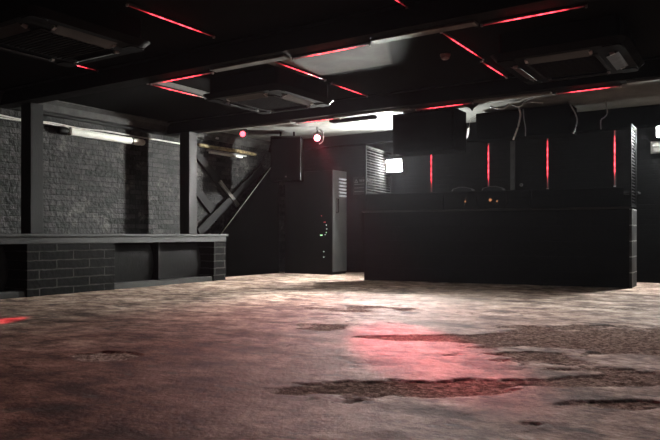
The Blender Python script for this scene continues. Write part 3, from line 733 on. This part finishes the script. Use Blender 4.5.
# loose straps and cables
def hang(name, pts, r, m, label, cat, grp='loose ends hanging over the booth'):
    return tag(obj(name, tube(B(), smooth_pts(pts), r, 6), m, None, True), label, cat, grp)
hang('cable', [(-2.72, 9.09, 2.50), (-2.70, 9.09, 2.40), (-2.73, 9.09, 2.25), (-2.80, 9.09, 2.06)], .012, 'cable_white', 'thicker white cable hanging left of its thin twin over the booth', 'cable')
hang('cable', [(-2.66, 9.09, 2.48), (-2.65, 9.09, 2.34), (-2.63, 9.09, 2.22), (-2.63, 9.09, 2.10)], .007, 'cable_grey', 'thin grey cable hanging right of the thicker white one', 'cable')
hang('cable', [(-2.05, 9.09, 2.52), (-2.0, 9.085, 2.42), (-1.96, 9.085, 2.34), (-1.94, 9.085, 2.23), (-1.985, 9.085, 2.08)], .009, 'cable_grey', 'bent grey cable hanging below the right red tube', 'cable')
hang('cable', [(-1.62, 9.3, 2.52), (-1.60, 9.3, 2.36), (-1.63, 9.3, 2.30), (-1.68, 9.3, 2.26), (-1.68, 9.3, 2.14)], .008, 'cable_grey', 'short hooked cable left of the right wire screen', 'cable')
bm = B()
pr = [(.04, 2.27), (.10, 2.285), (.09, 2.21), (.06, 2.15), (0, 2.125), (.02, 2.19)]
bm.faces.new([bm.verts.new((-3.50+a*.8, 9.10-a*.8, z)) for a, z in pr]); bmesh.ops.solidify(bm, geom=list(bm.faces), thickness=.004)
tube(bm, [(-3.435, 9.035, 2.27), (-3.42, 9.06, 2.40), (-3.36, 9.13, 2.45)], .003, 5)
tag(obj('tape_strip', bm, 'cable_white'), 'torn white tape hanging between the two wide hung loudspeakers', 'tape')
bm = B(); pr = [(-3.27, 2.49), (-3.03, 2.49), (-3.06, 2.45), (-3.10, 2.42), (-3.13, 2.38), (-3.17, 2.43), (-3.23, 2.46)]
bm.faces.new([bm.verts.new((x, 8.36, z)) for x, z in pr]); bmesh.ops.solidify(bm, geom=list(bm.faces), thickness=.012); box(bm, -3.20, -3.10, 8.35, 8.37, 2.49, CZ)
tag(obj('bracket', bm, 'batten'), 'torn triangular metal bracket under the ceiling over the booth', 'bracket')
bm = beam_between(B(), (-3.52, 7.60, 2.36), (-3.36, 7.60, 2.31), .03, .03); beam_between(bm, (-3.54, 7.6, 2.36), (-3.60, 7.6, CZ), .012, .012)
tag(obj('bracket', bm, 'batten'), 'small bent metal bracket behind the far beam near the floodlight', 'bracket')
hang('cable', [(-3.42, 7.62, 2.345), (-3.2, 7.62, 2.36), (-3.05, 7.62, 2.355), (-2.85, 7.62, 2.37)], .009, 'cable_grey', 'pale cable running behind the far beam from the bent bracket', 'cable')
hang('cable', [(-3.02, 8.75, 2.50), (-2.85, 8.75, 2.44), (-2.75, 8.75, 2.50), (-2.62, 8.75, 2.45), (-2.5, 8.75, 2.50), (-2.3, 8.75, 2.46)], .010, 'cable_grey', 'looped grey cable along the ceiling over the booth right half', 'cable')

# ------------------------------------------------------------------ light of the two red lamps
def spot(c, aim, deg, power, blend, col, rad=.03):
    l = bpy.data.lights.new('red_beam', 'SPOT'); l.energy = power; l.color = col; l.spot_size = math.radians(deg); l.spot_blend = blend; l.shadow_soft_size = rad
    o = bpy.data.objects.new('red_beam', l); COL.objects.link(o); d = (Vector(aim)-Vector(c)).normalized()
    o.location = Vector(c)+d*.08; o.rotation_euler = d.to_track_quat('-Z', 'Y').to_euler()
    return o
spot(RL, RA, 8.5, 9000, 1.0, (1, .10, .16))
spot(RL, (-1.2, 2.6, 0), 56, 1000, 1.0, (1, .12, .15))
spot(RL2, RA2, 3.2, 9000, .5, (1, .05, .08))

# thin haze in the air, no outside light
w = bpy.data.worlds.new('World'); sc.world = w; w.use_nodes = True
t = w.node_tree; t.nodes['Background'].inputs[0].default_value = (0, 0, 0, 1)
vs = N(t, 'ShaderNodeVolumeScatter'); vs.inputs['Density'].default_value = .0003; vs.inputs['Color'].default_value = (.9, .92, 1, 1); vs.inputs['Anisotropy'].default_value = .6
t.links.new(vs.outputs[0], t.nodes['World Output'].inputs['Volume'])

# ------------------------------------------------------------------ camera and view
cam = bpy.data.cameras.new('camera'); co_ = bpy.data.objects.new('camera', cam); COL.objects.link(co_)
co_.location = (0, 0, .72); co_.rotation_euler = (PI/2, 0, th)
cam.sensor_width = 36; cam.lens = 36*650/660; cam.shift_y = 15/660; cam.clip_start = .02
sc.camera = co_
sc.view_settings.view_transform = 'Standard'; sc.view_settings.look = 'None'
sc.view_settings.exposure = 0; sc.view_settings.gamma = 1; sc.view_settings.use_curve_mapping = False
sc.cycles.use_denoising = True
sc.cycles.max_bounces = 6; sc.cycles.volume_bounces = 0
